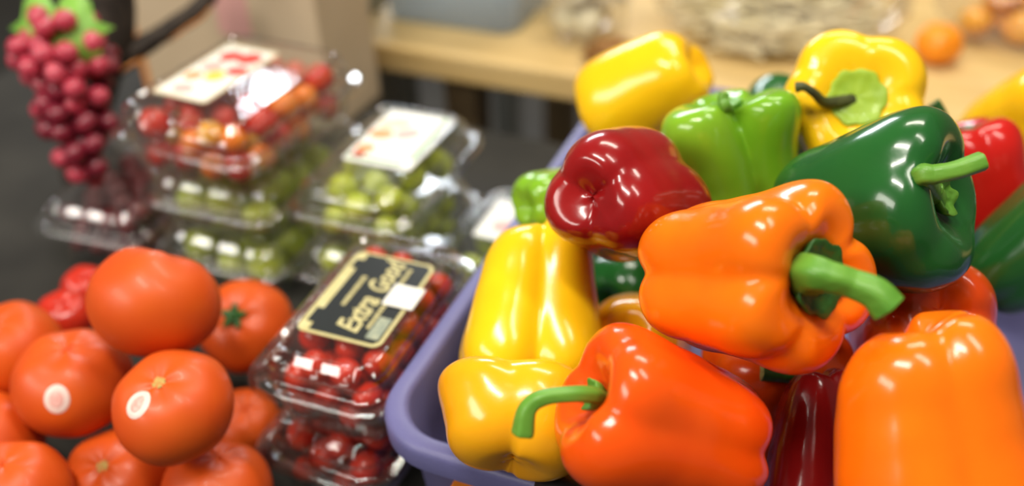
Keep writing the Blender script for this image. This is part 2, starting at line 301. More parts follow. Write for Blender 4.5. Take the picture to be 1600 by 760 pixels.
PEP = {  # location, stem axis, lobe reference, length, radius, lobes, phase, taper, lobe depth, stem path
    'orange': ((-0.0453, 0.3824, 0.2779), (0.819, -0.382, 0.429), (0.323, -0.742, 0.588), 0.0959, 0.0470, 5, 36, -0.06, 1.25, [(-0.0117, 0.3536, 0.3095), (-0.0043, 0.3508, 0.3114), (0.0052, 0.3527, 0.3087), (0.0151, 0.3518, 0.3069), (0.022, 0.3497, 0.302)]),
    'orred': ((-0.0608, 0.3204, 0.2338), (-0.794, -0.379, 0.474), (0.323, -0.742, 0.588), 0.0990, 0.0410, 4, 40, -0.05, 0.9, [(-0.0922, 0.2963, 0.2597), (-0.0989, 0.2891, 0.2645), (-0.1099, 0.2821, 0.2651), (-0.1154, 0.2766, 0.2612), (-0.1157, 0.2708, 0.2506)]),
    'yelU': ((-0.1683, 0.421, 0.1915), (0.26, -0.734, -0.627), (0.323, -0.742, 0.588), 0.1031, 0.0447, 4, 38, 0.04, 1.15, None),
    'yelL': ((-0.1456, 0.3251, 0.1962), (-0.301, 0.894, 0.331), (0.323, -0.742, 0.588), 0.0536, 0.0439, 2, 85, -0.05, 0.9, None),
    'red': ((-0.1194, 0.4339, 0.2735), (0.297, 0.847, -0.441), (-0.202, 0.553, 0.809), 0.0784, 0.0459, 3, 0, 0.0, 1.0, None),
    'lime': ((-0.1859, 0.513, 0.2052), (0.588, 0.769, -0.248), (0.323, -0.742, 0.588), 0.0620, 0.0295, 4, 45, 0.0, 0.9, None),
    'yBL': ((-0.1638, 0.6331, 0.2341), (-0.825, -0.196, -0.53), (0.323, -0.742, 0.588), 0.0920, 0.0410, 4, 0, -0.1, 0.55, None),
    'ltgr': ((-0.0736, 0.5381, 0.2513), (-0.323, 0.22, 0.921), (0.323, -0.742, 0.588), 0.0820, 0.0439, 3, 60, 0.05, 1.5, [(-0.0838, 0.5219, 0.2932), (-0.086, 0.5223, 0.2982), (-0.0859, 0.5239, 0.3017)]),
    'yBR': ((-0.0179, 0.607, 0.2572), (0.213, -0.742, 0.636), (-0.202, 0.553, 0.809), 0.0820, 0.0500, 5, 20, 0.1, 1.0, [(-0.03, 0.5663, 0.2839), (-0.0371, 0.5572, 0.2933), (-0.0436, 0.5551, 0.2976), (-0.0484, 0.5548, 0.2965)]),
    'dkgr': ((0.0059, 0.4699, 0.2743), (0.851, -0.188, 0.49), (0.323, -0.742, 0.588), 0.1004, 0.0497, 4, 5, 0.1, 0.7, [(0.0271, 0.4405, 0.3158), (0.0323, 0.439, 0.3189), (0.0416, 0.4416, 0.3218), (0.0521, 0.4487, 0.3249)]),
    'redR': ((0.0756, 0.6347, 0.2068), (-0.48, 0.307, 0.822), (0.323, -0.742, 0.588), 0.0850, 0.0400, 4, 45, 0.1, 1, [(0.0463, 0.6274, 0.2477), (0.0393, 0.6257, 0.2579), (0.0329, 0.6274, 0.2635)]),
    'orB': ((0.0556, 0.4811, 0.1882), (-0.046, 0.596, -0.802), (-0.202, 0.553, 0.809), 0.1056, 0.0483, 4, 45, 0.05, 0.8, None),
    'orF': ((0.0529, 0.346, 0.2427), (0.326, -0.524, -0.787), (0.323, -0.742, 0.588), 0.0980, 0.0475, 4, 45, 0.0, 1.0, None),
    'dkred': ((0.0057, 0.3812, 0.168), (0.104, -0.589, -0.801), (0.323, -0.742, 0.588), 0.0895, 0.0279, 3, 30, 0.1, 0.7, None),
    'rdor': ((-0.0189, 0.4438, 0.1452), (-0.288, 0.139, 0.947), (0.323, -0.742, 0.588), 0.0950, 0.0460, 4, 45, 0.05, 1, [(-0.015, 0.4207, 0.1905), (-0.0213, 0.4137, 0.1937), (-0.0297, 0.4107, 0.1945)]),
    'yor': ((-0.1119, 0.4478, 0.1573), (-0.046, 0.596, -0.802), (-0.202, 0.553, 0.809), 0.0765, 0.0367, 4, 45, 0.05, 0.6, None),
    'dgL': ((-0.1406, 0.5381, 0.1294), (0.145, 0.959, -0.244), (-0.202, 0.553, 0.809), 0.0906, 0.0421, 4, 45, 0.05, 0.8, None),
    'yS': ((-0.1304, 0.3706, 0.1382), (0.399, 0.387, -0.831), (-0.202, 0.553, 0.809), 0.0689, 0.0325, 4, 45, 0.05, 0.8, None),
    'dgB': ((-0.0682, 0.6739, 0.1991), (-0.042, 0.99, 0.138), (0.323, -0.742, 0.588), 0.0850, 0.0380, 4, 45, 0.05, 0.8, None),
    'grR': ((0.1103, 0.5606, 0.212), (0.658, 0.337, 0.674), (0.323, -0.742, 0.588), 0.0949, 0.0401, 4, 45, 0.05, 0.8, None),
    'yR': ((0.1053, 0.7277, 0.2058), (0.689, -0.18, 0.702), (0.323, -0.742, 0.588), 0.0900, 0.0420, 4, 45, 0.05, 0.8, None),
}
INFO = {  # colour, label, stem material, stem radii, calyx material, calyx size, taper
    'orange': ('orange', 'large glossy orange bell pepper on top with a long thick green stem pointing right', 'stem', (.0110, .0080, .0066, .0064, .0070, .0076), 'calyx', 1.18, .05),
    'orred': ('orred', 'red-orange bell pepper at the front rim, green stem hooking down to the left', 'stem', (.0042, .0038, .0036, .004, .0052), 'stem', .55, .05),
    'yelU': ('yellow', 'tall bright yellow bell pepper leaning on the basket wall below the dark red one', 'stem', None, 'calyx_pale', .8, .22),
    'yelL': ('yellow_warm', 'warm yellow bell pepper in the front left corner of the mauve basket', 'stem', None, 'calyx_pale', .8, .0),
    'red': ('red', 'dark red bell pepper with a wrinkled tip facing the viewer', 'stem', None, 'calyx', .8, .08),
    'lime': ('ltgreen', 'small lime green pepper half hidden behind the left side of the dark red one', 'stem', None, 'calyx', .8, .0),
    'yBL': ('yellow', 'smooth yellow bell pepper lying at the back left behind the dark red one', 'stem', None, 'calyx', .8, .06),
    'ltgr': ('ltgreen', 'light green bell pepper standing between the two back yellow ones, short stem up', 'stem', (.0045, .0035, .003), 'stem', .7, .1),
    'yBR': ('yellow', 'yellow bell pepper at the back whose pale calyx and withered dark stem face the viewer', 'dark_stem', (.0045, .003, .0024, .0034), 'calyx_pale', 1.12, .1),
    'dkgr': ('dkgreen', 'large dark green bell pepper on top with a green stem pointing right', 'stem', (.0062, .0052, .0045, .0048), 'stem', .6, .25),
    'redR': ('bright_red', 'bright red bell pepper behind the right end of the dark green one', 'dkstem', (.006, .0045, .006), 'calyx', 1.0, .1),
    'orB': ('deep_or', 'deep orange bell pepper partly hidden under the thick stem at right', 'stem', None, 'calyx', .8, .05),
    'orF': ('orange', 'orange bell pepper at the front right, standing on its stem end', 'stem', None, 'calyx', .8, .05),
    'dkred': ('red', 'narrow dark red pepper deep in the gap between the two front orange ones', 'stem', None, 'calyx', .8, .2),
    'rdor': ('deep_or', 'shaded red-orange pepper with a dark green stem below the big orange one', 'calyx', (.007, .006, .006), 'calyx', 1.1, .05),
    'yor': ('yellow_warm', 'yellow-orange pepper peeping out between the tall yellow and the big orange ones', 'stem', None, 'calyx', .8, .05),
    'dgL': ('dkgreen', 'shaded dark green pepper underneath the dark red one', 'stem', None, 'calyx', .8, .05),
    'yS': ('yellow_warm', 'yellow pepper mostly hidden under the front left corner peppers', 'stem', None, 'calyx', .8, .05),
    'dgB': ('dkgreen', 'dark green pepper in the shadow between the light green and the back yellow one', 'stem', None, 'calyx', .8, .05),
    'grR': ('dkgreen', 'dark green pepper at the right edge under the tip of the dark green stem', 'stem', None, 'calyx', .8, .05),
    'yR': ('yellow', 'yellow pepper at the far right back corner of the heap', 'stem', None, 'calyx', .8, .05),
}
for i, (k, (loc, ax, xd, L, R, n, ph, tp, dp, st)) in enumerate(PEP.items()):
    colr, label, sm, sr, cm, cs, _ = INFO[k]
    M = frame(ax, xd, loc)
    t = empty('bell_pepper', M); tag(t, label, 'pepper', 'bell peppers heaped in the mauve basket')
    b = obj('body', pepper_mesh(L, R, n, ph, i + 3, tp, dp), MAT[colr], t)
    subsurf(b, 1)
    if st or k in ('yelU', 'yelL'): obj('calyx', calyx_mesh(L, R, n, i + 3, cs, .045 if k == 'orange' else .03 if k == 'yBR' else .012, .4 if k in ('yBR', 'orange') else 1), MAT[cm], t)
    if st:
        Mi = M.inverted(); pts = [Mi @ Vector(p) for p in st]
        first = Vector((R * 0.07 * sin(.88 * 3.1 + i + 3), R * 0.06 * cos(.88 * 2.6 + (i + 3) * 2), L * .37))
        pts = [first] + pts
        V, F = tube(pts, sr, 20, .07, 5, 36)
        s = obj('stem', mesh('stem', V, F), [MAT['calyx' if sm == 'dkstem' else sm], MAT['cut']], t)
        s.data.polygons[len(s.data.polygons) - 1].material_index = 1
        bv = s.modifiers.new('b', 'BEVEL'); bv.width = 0.0008; bv.segments = 2; bv.limit_method = 'ANGLE'; bv.angle_limit = 1.0

# ------------------------------------------------------------------ tomatoes
def tom_pt(d, r, seed):
    d = d.normalized(); th = math.atan2(d.y, d.x); c = d.z
    f = 1 - 0.13 * c * c
    f -= 0.13 * max(0, c - .72) / .28 * max(0, c - .72) / .28
    f *= 1 + 0.022 * cos(5 * th + seed) * (0.3 + max(0, c)) + 0.03 * noise.noise(d * 1.6 + Vector((seed, 0, 0)))
    return d * r * f
def tomato_mesh(r, seed):
    NU, NV = 48, 32; V = []; F = []
    for i in range(NV + 1):
        a = pi * i / NV
        for j in range(NU): b = 2 * pi * j / NU; V.append(tom_pt(Vector((sin(a) * cos(b), sin(a) * sin(b), -cos(a) + 0)), r, seed))
    for i in range(NV):
        for j in range(NU): k = (j + 1) % NU; F.append((i * NU + j, i * NU + k, (i + 1) * NU + k, (i + 1) * NU + j))
    return mesh('body', V, F)
def patch(name, d, r, seed, rad, lift, m, parent, up=Vector((0, 0, 1)), ax=1.0, rings=6, seg=28):
    d = Vector(d).normalized(); x = up.cross(d).normalized(); y = d.cross(x)
    V = [tom_pt(d, r, seed) + d * lift]; F = []
    for i in range(1, rings + 1):
        for j in range(seg):
            a = 2 * pi * j / seg; q = d * r + (x * cos(a) * ax + y * sin(a)) * rad * i / rings
            p = tom_pt(q, r, seed); V.append(p + p.normalized() * lift * (1 if i < rings else 0.1))
    for j in range(seg): F.append((0, 1 + j, 1 + (j + 1) % seg))
    for i in range(rings - 1):
        for j in range(seg): F.append((1 + i * seg + j, 1 + i * seg + (j + 1) % seg, 1 + (i + 1) * seg + (j + 1) % seg, 1 + (i + 1) * seg + j)[::-1])
    return obj(name, mesh(name, V, F), m, parent)
TOM = [  # loc, r, stem axis, sticker direction, calyx kind, label, colour
    ((-0.4019, 0.3487, 0.1845), 0.0410, (-0.032, 0.698, 0.715), None, 'dot', 'big orange-red tomato on the top of the tomato heap', 'tomato'),
    ((-0.3538, 0.2963, 0.1573), 0.0357, (0.047, -0.224, 0.974), (-0.06, -0.688, 0.724), 'scar', 'tomato with a round white sticker and a pale stem scar, directly under the topmost tomato', 'tomato'),
    ((-0.4596, 0.3135, 0.1252), 0.0385, (0.097, 0.115, 0.989), (0.45, -0.68, 0.42), None, 'tomato with a round white sticker left of the other stickered tomato', 'tomato'),
    ((-0.4131, 0.2851, 0.0774), 0.0355, (0.099, -0.331, 0.939), None, 'scar', 'tomato with a pale stem scar in the lower left of the heap, without sticker', 'tomato'),
    ((-0.3368, 0.2932, 0.0900), 0.0350, (0.008, 0.328, 0.945), None, None, 'plain tomato at the bottom of the heap beside the lower clear pack', 'tomato'),
    ((-0.4060, 0.4260, 0.1000), 0.0357, (0.193, -0.548, 0.814), (-0.75, -0.52, 0.42), 'calyx', 'tomato with a green calyx behind the topmost tomato, its sticker half hidden', 'tomato'),
    ((-0.3720, 0.3640, 0.0680), 0.0265, (0.295, -0.043, 0.955), None, None, 'shaded tomato squeezed between the stickered tomato and the black-labelled pack', 'tomato'),
    ((-0.5600, 0.4246, 0.0949), 0.0197, (0.295, -0.043, 0.955), None, None, 'small red tomato with a light highlight behind the left of the heap', 'tomato_red'),
    ((-0.5450, 0.3860, 0.1000), 0.0217, (0.295, -0.043, 0.955), None, None, 'small red tomato at the left edge in front of the other small one', 'tomato_red'),
    ((-0.5077, 0.2682, 0.0919), 0.0375, (0.056, -0.063, 0.996), None, 'scar', 'tomato with stem scar left of the leftmost stickered tomato', 'tomato'),
    ((-0.5392, 0.3304, 0.1149), 0.0366, (0.056, -0.063, 0.996), None, None, 'tomato at the far left edge behind the one with a stem scar', 'tomato'),
    ((-0.4380, 0.2339, 0.1120), 0.0339, (-0.001, 0.075, 0.997), None, None, 'tomato in the bottom left corner of the heap', 'tomato'),
]
for i, (loc, r, ax, sd, kind, label, cm) in enumerate(TOM):
    M = frame(ax, (0.323, -0.742, 0.588), loc); t = empty('tomato', M); tag(t, label, 'tomato', 'loose tomatoes heaped at the front left')
    obj('body', tomato_mesh(r, i * 1.7), MAT[cm], t)
    if kind == 'scar': patch('stem_scar', (0, 0, 1), r, i * 1.7, .0055, .0006, MAT['scar'], t, Vector((0, 1, 0)), seg=9)
    if kind == 'dot': patch('blossom_scar', (0.15, 0.1, 1), r, i * 1.7, .0018, .0004, MAT['scar'], t, Vector((0, 1, 0)), seg=8)
    if kind == 'calyx':
        V = []; F = []
        for q in range(5):
            a = 2 * pi * q / 5 + .4; d = Vector((cos(a), sin(a), 0)); s = Vector((-sin(a), cos(a), 0)); b0 = len(V)
            for u, w, h in ((0, .003, .0015), (.35, .0032, .003), (.7, .002, .002), (1, .0003, .0035)):
                c = tom_pt(Vector((0, 0, 1)) * r + d * .014 * u, r, i * 1.7) + Vector((0, 0, h))
                V += [c - s * w, c + Vector((0, 0, .0006)), c + s * w]
            for z in range(3):
                for y in range(2): F.append((b0 + z * 3 + y, b0 + z * 3 + y + 1, b0 + z * 3 + y + 4, b0 + z * 3 + y + 3))
        c = obj('calyx', mesh('calyx', V, F), MAT['calyx'], t); so = c.modifiers.new('s', 'SOLIDIFY'); so.thickness = .0008
        V, F = tube([(0, 0, r * .72), (0.0005, 0, r * .85), (.002, .001, r * .98)], (.0022, .0016, .002), 8, n=6); obj('stem', mesh('stem', V, F), MAT['calyx'], t)
    if sd:
        dl = M.to_3x3().inverted() @ Vector(sd)
        up = M.to_3x3().inverted() @ Vector((-0.2, .553, .809))
        patch('sticker', dl, r, i * 1.7, .0098, .0005, MAT['sticker'], t, up, .85)
        patch('sticker_print', dl, r, i * 1.7, .0062, .0008, MAT['sticker_print'], t, up, .8)

# ------------------------------------------------------------------ clear packs
def text_mesh(s, size, shear=0.0, bold=0.0):
    c = bpy.data.curves.new('t', 'FONT'); c.body = s; c.size = size; c.shear = shear; c.offset = bold; c.extrude = 0.00008; c.align_x = 'CENTER'; c.align_y = 'CENTER'; c.resolution_u = 3
    o = bpy.data.objects.new('t', c); COL.objects.link(o); dg = bpy.context.evaluated_depsgraph_get()
    me = bpy.data.meshes.new_from_object(o.evaluated_get(dg)); me.name = 'lettering'; bpy.data.objects.remove(o); return me
PACKMESH = {}
def pack_meshes(w, l, h, lh):
    key = (w, l, h, lh)
    if key in PACKMESH: return PACKMESH[key]
    fz = h - lh                     # flange height
    n, m = 8, 44
    def ribbed(w_, l_, r, z, amp):
        P = rrect(w_, l_, r, z, n, m); c = len(P); out = []
        for i, p in enumerate(P):
            q = P[(i + 1) % c] - P[i - 1]; nrm = Vector((q.y, -q.x, 0)).normalized()
            out.append(p + nrm * amp * (0.5 + 0.5 * math.tanh(3 * cos(2 * pi * i / c * 30))))
        return out
    fw, fl = w + .026, l + .026
    tub = [ribbed(w - .022, l - .022, .012, .0015, 0), ribbed(w - .012, l - .012, .014, .0005, 0), ribbed(w - .006, l - .006, .016, .003, .0004), ribbed(w - .004, l - .004, .017, .010, .0020), ribbed(w + .001, l + .001, .018, fz * .55, .0020),
           ribbed(w + .005, l + .005, .019, fz - .008, .0018), ribbed(w + .007, l + .007, .020, fz - .004, .0003), rrect(w + .008, l + .008, .020, fz - .0012, n, m), rrect(fw - .004, fl - .004, .022, fz - .0008, n, m), rrect(fw, fl, .022, fz - .003, n, m), rrect(fw + .001, fl + .001, .022, fz - .006, n, m)]
    V, F = loft(tub, True); a = mesh('tub', V, F)
    def notch(P, dz, dy):            # vent cuts in the front edge of the lid
        out = []
        for p in P:
            p = p.copy(); u = (p.x + w / 2) / w
            if p.y < -l / 2 + .012 and .1 < u < .95:
                k = (u * 4) % 1
                if k < .13 or k > .93: p.z -= dz; p.y += dy
            out.append(p)
        return out
    t = h
    lid = [rrect(fw + .002, fl + .002, .023, fz - .004, n, m), rrect(fw, fl, .022, fz + .0004, n, m), rrect(fw - .005, fl - .005, .021, fz + .0016, n, m), rrect(w + .010, l + .010, .019, fz + .0012, n, m), rrect(w + .006, l + .006, .018, fz + .003, n, m), rrect(w + .004, l + .004, .018, fz + .010, n, m),
           rrect(w + .007, l + .007, .019, fz + .0108, n, m), rrect(w + .0065, l + .0065, .019, fz + .013, n, m), rrect(w + .0025, l + .0025, .018, fz + .0138, n, m),
           notch(rrect(w + .002, l + .002, .017, t - .0065, n, m), .001, .002), notch(rrect(w + .002, l + .002, .017, t - .0055, n, m), .001, .002), notch(rrect(w + .001, l + .001, .017, t - .0050, n, m), .004, .005), notch(rrect(w - .0075, l - .0075, .015, t - .0007, n, m), .0065, .005), notch(rrect(w - .009, l - .009, .014, t, n, m), .0055, .004), notch(rrect(w - .012, l - .012, .012, t, n, m), .002, .001), rrect(w - .0145, l - .0145, .011, t - .0020, n, m), rrect(w - .017, l - .017, .010, t - .0020, n, m), rrect(w - .021, l - .021, .009, t - .0020, n, m)]
    V, F = loft(lid, False, True); b = mesh('lid', V, F); b.polygons[len(F) - 1].use_smooth = False
    PACKMESH[key] = (a, b); return a, b
PACKTH = .0005
def pack(loc, rz, dims, label, tilt=(0, 0)):
    M = Matrix.Translation(loc) @ Matrix.Rotation(rz, 4, 'Z') @ Matrix.Rotation(tilt[0], 4, 'X') @ Matrix.Rotation(tilt[1], 4, 'Y')
    t = empty('clear_pack', M); tag(t, label, 'fruit pack', 'clear plastic packs of small fruit')
    a, b = pack_meshes(*dims)
    obj('tub', a, MAT['clear'], t); obj('lid', b, MAT['clear'], t)
    return t
def flat(name, pts, z, m, parent, th=.0003):
    n = len(pts); V = [(x, y, z) for x, y in pts] + [(x, y, z + th) for x, y in pts]
    F = [tuple(range(n - 1, -1, -1)), tuple(range(n, 2 * n))] + [(i, (i + 1) % n, n + (i + 1) % n, n + i) for i in range(n)]
    return obj(name, mesh(name, V, F, False), m, parent)
def rr2(w, l, r, cx=0, cy=0): return [(p.x, p.y) for p in rrect(w, l, r, 0, 5, 0, cx, cy)]
def ell(a, b, cx, cy, rot=0): return [(cx + a * cos(t) * cos(rot) - b * sin(t) * sin(rot), cy + a * cos(t) * sin(rot) + b * sin(t) * cos(rot)) for t in [2 * pi * i / 20 for i in range(20)]]

def relax(n, w, l, h, r, seed, rv=.1):
    """drop n balls of about radius r into a box w x l x h (base at z=0) and let them settle"""
    g = np.random.default_rng(seed); R = r * (1 + rv * (g.random(n) * 2 - 1))
    P = np.stack([(g.random(n) - .5) * (w - 2 * r), (g.random(n) - .5) * (l - 2 * r), r + g.random(n) * h * 1.1], 1)
    for it in range(560):
        if it < 260: P[:, 2] -= r * .04
        for _ in range(2):
            D = P[:, None] - P[None]; d = np.sqrt((D ** 2).sum(2)) + 1e-9; o = (R[:, None] + R[None]) - d; np.fill_diagonal(o, 0); o = np.maximum(o, 0)
            P += (D / d[..., None] * o[..., None]).sum(1) * .32
            for ax, e in ((0, w / 2), (1, l / 2)): P[:, ax] = np.clip(P[:, ax], -e + R, e - R)
            P[:, 2] = np.clip(P[:, 2], R, np.maximum(R, h - R))
    return P, R
def ball(name, r, kind, nu=20, nv=14):
    V = []; F = []
    for i in range(nv + 1):
        a = pi * i / nv
        for j in range(nu):
            b = 2 * pi * j / nu; c = -cos(a); f = 1.0
            if kind == 'tomato': f = 1 - .05 * c * c - .10 * max(0, c - .8) / .2 * max(0, c - .8) / .2
            sz = 1.14 if kind in ('grape', 'grape_tomato') else (1.05 if kind == 'plum' else 1)
            rr = r * f * (1 - (.06 * max(0, cos(b)) ** 8 * sin(a) if kind == 'plum' else 0))
            V.append((sin(a) * cos(b) * rr, sin(a) * sin(b) * rr, c * r * f * sz))
    for i in range(nv):
        for j in range(nu): k = (j + 1) % nu; F.append((i * nu + j, i * nu + k, (i + 1) * nu + k, (i + 1) * nu + j))
    return mesh(name, V, F)
def stalk_mesh(r):
    V = []; F = []
    for q in range(5):
        a = 2 * pi * q / 5; d = Vector((cos(a), sin(a), 0)); s = Vector((-sin(a), cos(a), 0)); b0 = len(V)
        for u, w, h in ((0, .09, .95), (.45, .12, .98), (1, .01, .88)):
            c = d * r * .6 * u + Vector((0, 0, r * h)); V += [c - s * w * r, c + s * w * r]
        F += [(b0, b0 + 1, b0 + 3, b0 + 2), (b0 + 2, b0 + 3, b0 + 5, b0 + 4)]
    return mesh('calyx', V, F)
def fill(t, dims, n, r, kind, name, label, cat, group, mats, seed, green=0.0, level=None):
    w, l, h, lh = dims; rnd = random.Random(seed)
    P, R = relax(n, w - .010, l - .010, (level or h - .007) - .003, r, seed)
    base = {m: ball(name, r, kind) for m in mats}
    for m in mats: base[m].materials.append(MAT[m])
    cal = stalk_mesh(r); cal.materials.append(MAT['calyx'])
    for k_ in range(2):            # shrink whatever still presses into a neighbour
        D = np.sqrt(((P[:, None] - P[None]) ** 2).sum(2)) + np.eye(n) * 9
        R = np.minimum(R, (D * (R[:, None] / (R[:, None] + R[None]))).min(1))
    for p, q in zip(P, R):
        m = rnd.choice(mats); s = q / r * (0.93 if kind in ('grape', 'grape_tomato') else 0.955)
        o = bpy.data.objects.new(name, base[m]); COL.objects.link(o)
        rot = Matrix.Rotation(rnd.random() * 6.3, 4, 'Z') @ Matrix.Rotation(rnd.uniform(0.2, 1.9), 4, 'X')
        o.matrix_world = t.matrix_world @ Matrix.Translation((p[0], p[1], p[2] + .003)) @ rot @ Matrix.Scale(s, 4)
        tag(o, label[m] if isinstance(label, dict) else label, cat, group[m] if isinstance(group, dict) else group)
        if rnd.random() < green:
            c = bpy.data.objects.new('calyx', cal); COL.objects.link(c); c.parent = o
bpy.context.view_layer.update()

FD = (.080, .142, .066, .022)
def frontlabel(t, z):
    lb = flat('label', rr2(.060, .088, .006, 0, 0), z, MAT['gold'], t); lb['label'] = 'black and gold paper label'
    z += .0004
    # black field with stepped corners, then gold lettering; text runs along the pack
    a, b, c = .0275, .0415, .007
    pts = [(-a + c * .9, -b), (a - .003, -b), (a, -b + .003), (a, b - .003), (a - .003, b), (-a + c * .9, b), (-a + c * .9, b - c), (-a + .001, b - c), (-a + .001, b - 2.4 * c), (-a + c * .8, b - 2.4 * c), (-a + c * .8, -b + 3.0 * c), (-a + .001, -b + 3.0 * c), (-a + .001, -b + c), (-a + c * .9, -b + c)]
    flat('black_field', pts, z, MAT['ink'], lb)
    z += .0004
    def put(me, x, y, m, sx=1): 
        me.materials.append(m); o = bpy.data.objects.new('lettering', me); COL.objects.link(o); o.parent = lb
        o.matrix_local = Matrix.Translation((x, y, z)) @ Matrix.Rotation(pi / 2, 4, 'Z') @ Matrix.Scale(sx, 4, (1, 0, 0))
    put(text_mesh('Extra', .0225, .30, .0005), .0030, -.0190, MAT['gold'], .72)
    put(text_mesh('Good', .0215, .30, .0005), .0030, .0215, MAT['gold'], .66)
    bm = bmesh.new(); rnd = random.Random(4)
    def dashes(x, y0, y1, hgt, wd):
        y = y0
        while y < y1:
            q = wd * rnd.uniform(.6, 1.2); bmesh.ops.create_cube(bm, size=1, matrix=Matrix.Translation((x, y + q / 2, z + .0001)) @ Matrix.Diagonal((hgt * rnd.uniform(.8, 1), q * .72, .0003, 1))); y += q
    dashes(-.0115, -.014, .016, .0035, .0030); dashes(.0150, -.030, .032, .0030, .0030)
    sp = obj('small_print', bm_mesh('small_print', bm), MAT['gold'], lb); sp['kind'] = 'stuff'
    flat('grey_panel', [(.0175, -.038), (.0265, -.038), (.0265, -.017), (.0175, -.017)], z, MAT['grey_print'], lb)
    st = flat('price_sticker', rr2(.022, .022, .001, .0235, .006), z + .0004, MAT['white_paper'], lb)
    st['label'] = 'white price sticker on the black label'
    
P1 = pack((-.286, .416, TZ + .066), .03, FD, 'clear pack with a black and gold label at the front, beside the mauve basket')
bpy.context.view_layer.update(); frontlabel(P1, FD[2] - .0019)
fill(P1, FD, 58, .0105, 'grape_tomato', 'grape_tomato', 'small red grape tomato inside the clear pack with the black and gold label', 'tomato', 'grape tomatoes in the black-labelled pack', ['grape_tom', 'grape_tom', 'cher_red'], 11, .22)
P2 = pack((-.290, .412, TZ), -.02, FD, 'clear pack of grape tomatoes under the black-labelled pack'); bpy.context.view_layer.update()
fill(P2, FD, 44, .0110, 'grape_tomato', 'grape_tomato', 'red grape tomato inside the lower clear pack under the black-labelled one', 'tomato', 'grape tomatoes in the lower front pack', ['grape_tom', 'cher_red'], 12, .1)
# green plum stack in the middle
GD = (.088, .146, .064, .022)
P3 = pack((-.372, .598, TZ + .064), .02, GD, 'clear pack of green plums with a large pale printed label, behind the black-labelled pack', (.0, .0)); bpy.context.view_layer.update()
fill(P3, GD, 20, .0158, 'plum', 'green_plum', 'green plum inside the clear pack with the pale printed label', 'plum', 'green plums in the pale-labelled pack', ['plum'], 13)
P4 = pack((-.376, .596, TZ), -.03, GD, 'clear pack of green plums under the pale-labelled pack'); bpy.context.view_layer.update()
fill(P4, GD, 19, .0158, 'plum', 'green_plum', 'green plum in the clear pack under the pale-labelled pack', 'plum', 'green plums in the lower middle pack', ['plum'], 14)
zz = GD[2] - .0019
lb = flat('label', rr2(.062, .090, .004, .004, .018), zz, MAT['pale_label'], P3); lb['label'] = 'pale printed paper label'
for nm, pts, m in (('print', ell(.016, .011, -.014, .030, .4), 'cream'), ('print', ell(.012, .010, -.018, .006, 0), 'pr_or'), ('print', ell(.009, .009, -.020, -.024, 0), 'pr_or'), ('print', ell(.006, .006, -.021, -.036, 0), 'pr_red'),
                   ('print', ell(.013, .010, .006, .014, .8), 'pr_pink'), ('print', [(.028, -.030), (.033, -.030), (.033, .052), (.028, .052)], 'pr_green'), ('print', [(-.030, -.043), (.026, -.043), (.026, -.039), (-.030, -.039)], 'pr_green')):
    flat(nm, [(x * .9 + .002, y * .86 + .015) for x, y in pts], zz + .0004, MAT[m], lb)
# tomato medley on the left stack
MD = (.120, .156, .066, .026)
P5 = pack((-.500, .583, TZ + .1125), -.05, MD, 'clear pack of mixed red and orange cherry tomatoes with a cream label'); bpy.context.view_layer.update()
fill(P5, MD, 47, .0134, 'tomato', 'cherry_tomato', {'cher_red': 'red cherry tomato in the topmost pack at the back left', 'cher_or': 'orange cherry tomato in the topmost pack at the back left', 'cher_y': 'yellow cherry tomato in the topmost pack at the back left'}, 'tomato',
     {'cher_red': 'red cherry tomatoes in the mixed pack', 'cher_or': 'orange cherry tomatoes in the mixed pack', 'cher_y': 'yellow cherry tomatoes in the mixed pack'}, ['cher_red', 'cher_red', 'cher_red', 'cher_red', 'cher_red', 'cher_or', 'cher_or', 'cher_y'], 15, .12)
zz = MD[2] - .0019
lb = flat('label', rr2(.056, .100, .004, -.022, .004), zz, MAT['cream'], P5); lb['label'] = 'cream printed label with red fruit'
flat('picture_frame', rr2(.049, .092, .003, -.022, .004), zz + .0004, MAT['pale_label'], lb)
for pts, m in ((ell(.010, .010, -.018, .032), 'pr_red'), (ell(.011, .011, .001, .034), 'pr_red'), (ell(.010, .009, -.020, .010), 'pr_pink'), (ell(.009, .009, -.006, -.004), 'pr_yel'), (ell(.008, .008, -.024, -.010), 'pr_or'), (ell(.010, .008, .006, .010), 'pr_red'), (ell(.010, .007, -.016, -.032), 'pr_pink')):
    flat('print', [(x - .012, y) for x, y in pts], zz + .0008, MAT[m], lb)
HD = (.112, .150, .055, .018)
P6 = pack((-.500, .588, TZ + .0562), .02, HD, 'clear pack of green plums right under the mixed cherry tomato pack'); bpy.context.view_layer.update()
fill(P6, HD, 12, .0180, 'plum', 'green_plum', 'green plum in the clear pack under the mixed cherry tomatoes', 'plum', 'green plums in the upper left pack', ['plum'], 16)
P7 = pack((-.500, .586, TZ), -.02, HD, 'clear pack of green plums at the bottom of the back left stack'); bpy.context.view_layer.update()
fill(P7, HD, 12, .0180, 'plum', 'green_plum', 'green plum in the bottom pack of the back left stack', 'plum', 'green plums in the bottom left pack', ['plum'], 17)
ED = (.066, .120, .052, .018)
P8 = pack((-.278, .625, TZ), .0, ED, 'low clear pack with a small pale label between the green plums and the basket'); bpy.context.view_layer.update()
fill(P8, ED, 9, .0140, 'plum', 'green_plum', 'green plum in the low clear pack beside the basket', 'plum', 'green plums in the low pack', ['plum'], 18)
lb = flat('label', rr2(.045, .06, .003, 0, .01), ED[2] - .0019, MAT['pale_label'], P8); flat('print', ell(.012, .009, .0, .0), ED[2] - .0015, MAT['pr_pink'], lb)
RD = (.094, .140, .064, .020)
P9 = pack((-.637, .570, TZ), .08, RD, 'clear pack of dark red grapes left of the green plums'); bpy.context.view_layer.update()
